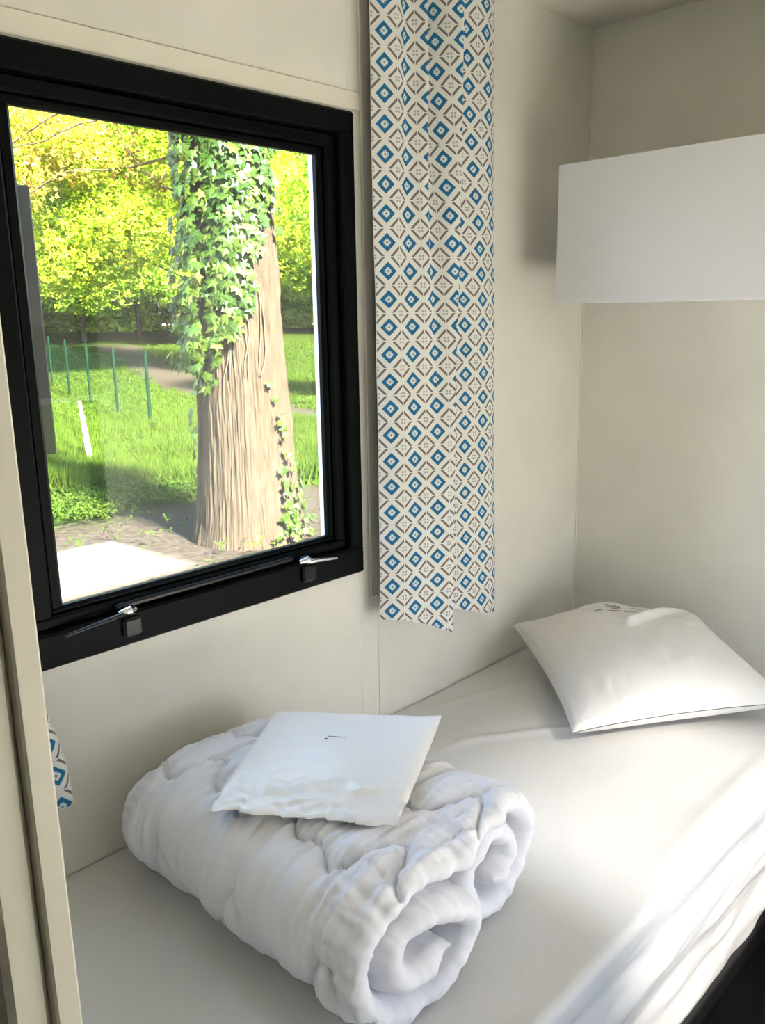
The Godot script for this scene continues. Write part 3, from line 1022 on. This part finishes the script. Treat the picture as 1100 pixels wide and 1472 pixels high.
func fence() -> void:
	var tops := [Vector3(-11.487, 0.90, -5.438), Vector3(-14.239, 0.90, -6.358), Vector3(-17.039, 0.93, -7.23), Vector3(-19.841, 0.97, -8.101), Vector3(-22.649, 1.03, -8.973), Vector3(-25.45, 1.10, -9.85)]
	var fbase := base("wire_fence", Vector3(tops[0].x, land(tops[0].x, tops[0].z), tops[0].z))
	tag(fbase, "thin wire mesh fence on dark green posts across the grass", "fence")
	var o := fbase.position
	for i in tops.size():
		var p: Vector3 = tops[i]
		var g := Vector3(p.x, land(p.x, p.z) - 0.1, p.z)
		var post := put("post", tube([g - o, p - o], [0.028], 8), M.green_post, fbase)
		put("post_cap", tube([p - o, p - o + Vector3(0, 0.02, 0)], [0.033, 0.02], 8), M.green_post, post)
		if i == 0: continue
		var q: Vector3 = tops[i - 1]
		var st := flat()
		for k in 6:
			var h: float = 0.10 + 0.22 * k
			var a := Vector3(q.x, land(q.x, q.z) + h, q.z) - o
			var b := Vector3(p.x, land(p.x, p.z) + h, p.z) - o
			strip(st, a, b, 0.003)
		for k in 14:
			var m: Vector3 = q.lerp(p, (k + 0.5) / 14.0)
			var y0 := land(m.x, m.z)
			strip(st, Vector3(m.x, y0 + 0.08, m.z) - o, Vector3(m.x, y0 + 1.22, m.z) - o, 0.003)
		put("wire_mesh", done(st), M.green_post, fbase)

func strip(st: SurfaceTool, a: Vector3, b: Vector3, w: float) -> void:
	var d := (b - a).normalized()
	var u := d.cross(Vector3(0.3, 0.5, 0.8)).normalized() * w
	var v := d.cross(u).normalized() * w
	var A := [a + u, a + v, a - u, a - v]
	var B := [b + u, b + v, b - u, b - v]
	for k in 4:
		var n := (k + 1) % 4
		for q in [A[k], B[k], A[n], A[n], B[k], B[n]]: st.add_vertex(q)

func forest() -> void:
	var yellow := [Color(0.34, 0.44, 0.025), Color(0.30, 0.43, 0.025), Color(0.42, 0.45, 0.035), Color(0.26, 0.40, 0.03)]
	var fresh := [Color(0.22, 0.40, 0.025), Color(0.29, 0.45, 0.03), Color(0.19, 0.36, 0.025), Color(0.35, 0.43, 0.03)]
	# bright young tree in front of the wood
	make_tree("young_beech", "bright yellow green tree with low hanging boughs behind the fence", -20.6, -13.4, 0.09, 9.0,
		[[Vector3(-3.2, 3.6, 3.4), Vector3(2.6, 1.1, 2.6)], [Vector3(-1.6, 4.4, 1.6), Vector3(2.4, 1.2, 2.4)], [Vector3(0, 6.2, 0), Vector3(2.6, 1.6, 2.6)], [Vector3(-2.4, 6.3, 3.0), Vector3(2.4, 1.3, 2.4)], [Vector3(1.8, 4.6, -1.6), Vector3(2.2, 1.3, 2.2)], [Vector3(-0.4, 8.4, 0.8), Vector3(2.4, 1.5, 2.4)]], 2800, 0.12, yellow)
	make_tree("young_beech", "golden green tree with orange young leaves left of the ivy trunk", -21.5, -4.6, 0.10, 9.5,
		[[Vector3(0, 5.2, -1.6), Vector3(2.6, 1.2, 2.6)], [Vector3(0.4, 6.8, -2.6), Vector3(2.6, 1.3, 2.6)], [Vector3(0, 8.0, 0), Vector3(2.8, 1.6, 2.8)], [Vector3(-1.0, 6.4, -4.6), Vector3(2.2, 1.1, 2.2)]], 2400, 0.12,
		[Color(0.446, 0.476, 0.036), Color(0.518, 0.432, 0.058), Color(0.576, 0.332, 0.072), Color(0.396, 0.490, 0.036), Color(0.346, 0.460, 0.044)])
	# shrub right of the big trunk
	make_tree("leafy_shrub", "fine leaved light green shrub beyond the ivy trunk on its right", -13.0, -12.6, 0.07, 5.0,
		[[Vector3(0, 1.3, 0), Vector3(1.5, 1.2, 1.5)], [Vector3(0.4, 3.0, -0.4), Vector3(1.6, 1.3, 1.6)], [Vector3(-0.6, 4.6, 0.4), Vector3(1.6, 1.2, 1.6)], [Vector3(0.9, 1.4, -1.6), Vector3(1.3, 1.1, 1.3)]], 900, 0.13, fresh)
	# edge of the wood
	var n := 15
	for i in n:
		var az: float = deg_to_rad(lerpf(38.0, 82.0, (i + 0.5) / n) + rng.randf_range(-0.4, 0.4))
		var d := rng.randf_range(37.0, 42.0)
		var x := 1.24 - sin(az) * d
		var z := 2.08 - cos(az) * d
		var crown := []
		for k in 6:
			var y: float = [2.9, 4.2, 6.4, 8.5, 10.6, 12.2][k]
			var s: float = [2.3, 2.6, 3.0, 2.9, 2.5, 1.8][k]
			crown.append([Vector3(rng.randf_range(-1.6, 1.6), y + rng.randf_range(-0.5, 0.5), rng.randf_range(-1.6, 1.6)), Vector3(s, 1.35, s)])
		if az > deg_to_rad(64.0) and az < deg_to_rad(70.0):
			crown = crown.slice(0, 3)
		make_tree("forest_tree", "fresh green tree at the edge of the wood" if i % 3 else "yellow green tree at the edge of the wood", x, z, rng.randf_range(0.07, 0.13), 12.5, crown, 1300, 0.17, fresh if i % 3 else yellow, "fresh green trees at the edge of the wood" if i % 3 else "yellow green trees at the edge of the wood")
	# inner wood: thin trunks and undergrowth
	for i in 20:
		var az: float = deg_to_rad(lerpf(38.0, 82.0, (i + 0.5) / 20.0))
		var d := rng.randf_range(46.0, 50.0)
		var x := 1.24 - sin(az) * d
		var z := 2.08 - cos(az) * d
		var crown := []
		for k in 6:
			crown.append([Vector3(rng.randf_range(-1.2, 1.2), 0.9 + 2.0 * k, rng.randf_range(-1.2, 1.2)), Vector3(2.0, 1.5, 2.0)])
		make_tree("inner_wood_tree", "leafy tree deep inside the shaded wood", x, z, rng.randf_range(0.09, 0.16), 12.0, crown.slice(0, 4) if az > deg_to_rad(64.0) and az < deg_to_rad(70.0) else crown, 260, 0.42, fresh, "trees deep inside the wood")

func ground_plants() -> void:
	# low ivy and herbs between the path and the fence
	var xf := []
	var cols := []
	for k in 30000:
		var az: float = deg_to_rad(rng.randf_range(40.0, 76.0))
		var d: float = 5.8 * exp(rng.randf() * log(15.5 / 5.8))
		var x := 1.24 - sin(az) * d
		var z := 2.08 - cos(az) * d
		if rng.randf() < dirt(x, z) * 0.985: continue
		if Vector2(x - TX, z - TZ).length() < 0.42: continue
		var h := 0.10 * (0.5 + 0.5 * n3(x * 1.3, z * 1.3, 4.0)) + rng.randf_range(0.0, 0.08)
		xf.append(Transform3D(rand_basis(rng.randf_range(0.030, 0.055)), Vector3(x, land(x, z) + h, z)))
		var t := 0.5 + 0.5 * n3(x * 0.9, z * 0.9, 3.0)
		cols.append(Color(0.018, 0.048, 0.004).lerp(Color(0.044, 0.073, 0.010), t) * rng.randf_range(0.75, 1.25))
	var o := scatter("ground_cover", M_sprig, M.leaf, xf, cols)
	tag(o, "low leafy green ground cover between path and fence", "ground cover", "", "stuff")
	# grass
	var st := flat()
	var r := RandomNumberGenerator.new()
	r.seed = 9
	for k in 9:
		var a := r.randf() * TAU
		var p := Vector3(cos(a), 0, sin(a)) * r.randf() * 0.5
		var lean := Vector3(r.randf_range(-0.5, 0.5), 0, r.randf_range(-0.5, 0.5))
		var w := Vector3(cos(a + 1.5), 0, sin(a + 1.5)) * 0.05
		for q in [p - w, p + w, p + Vector3(0, 1, 0) + lean]: st.add_vertex(q)
	var tuft := done(st)
	xf = []
	cols = []
	for k in 30000:
		var az: float = deg_to_rad(rng.randf_range(40.0, 78.0))
		var d: float = 9.5 * exp(rng.randf() * log(36.0 / 9.5))
		var x := 1.24 - sin(az) * d
		var z := 2.08 - cos(az) * d
		if rng.randf() < dirt(x, z): continue
		var tall: float = 0.34 * smoothstep(19.0, 13.0, d) * (0.5 + 0.5 * n3(x * 0.5, z * 0.5, 6.0)) + 0.09
		xf.append(Transform3D(Basis(Vector3.UP, rng.randf() * TAU) * Basis.from_scale(Vector3(0.28, tall, 0.28) * rng.randf_range(0.8, 1.2)), Vector3(x, land(x, z), z)))
		cols.append(Color(0.026, 0.059, 0.004).lerp(Color(0.051, 0.080, 0.009), rng.randf()))
	var g := scatter("grass", tuft, M.leaf, xf, cols)
	tag(g, "long green grass around the fence posts", "grass", "", "stuff")
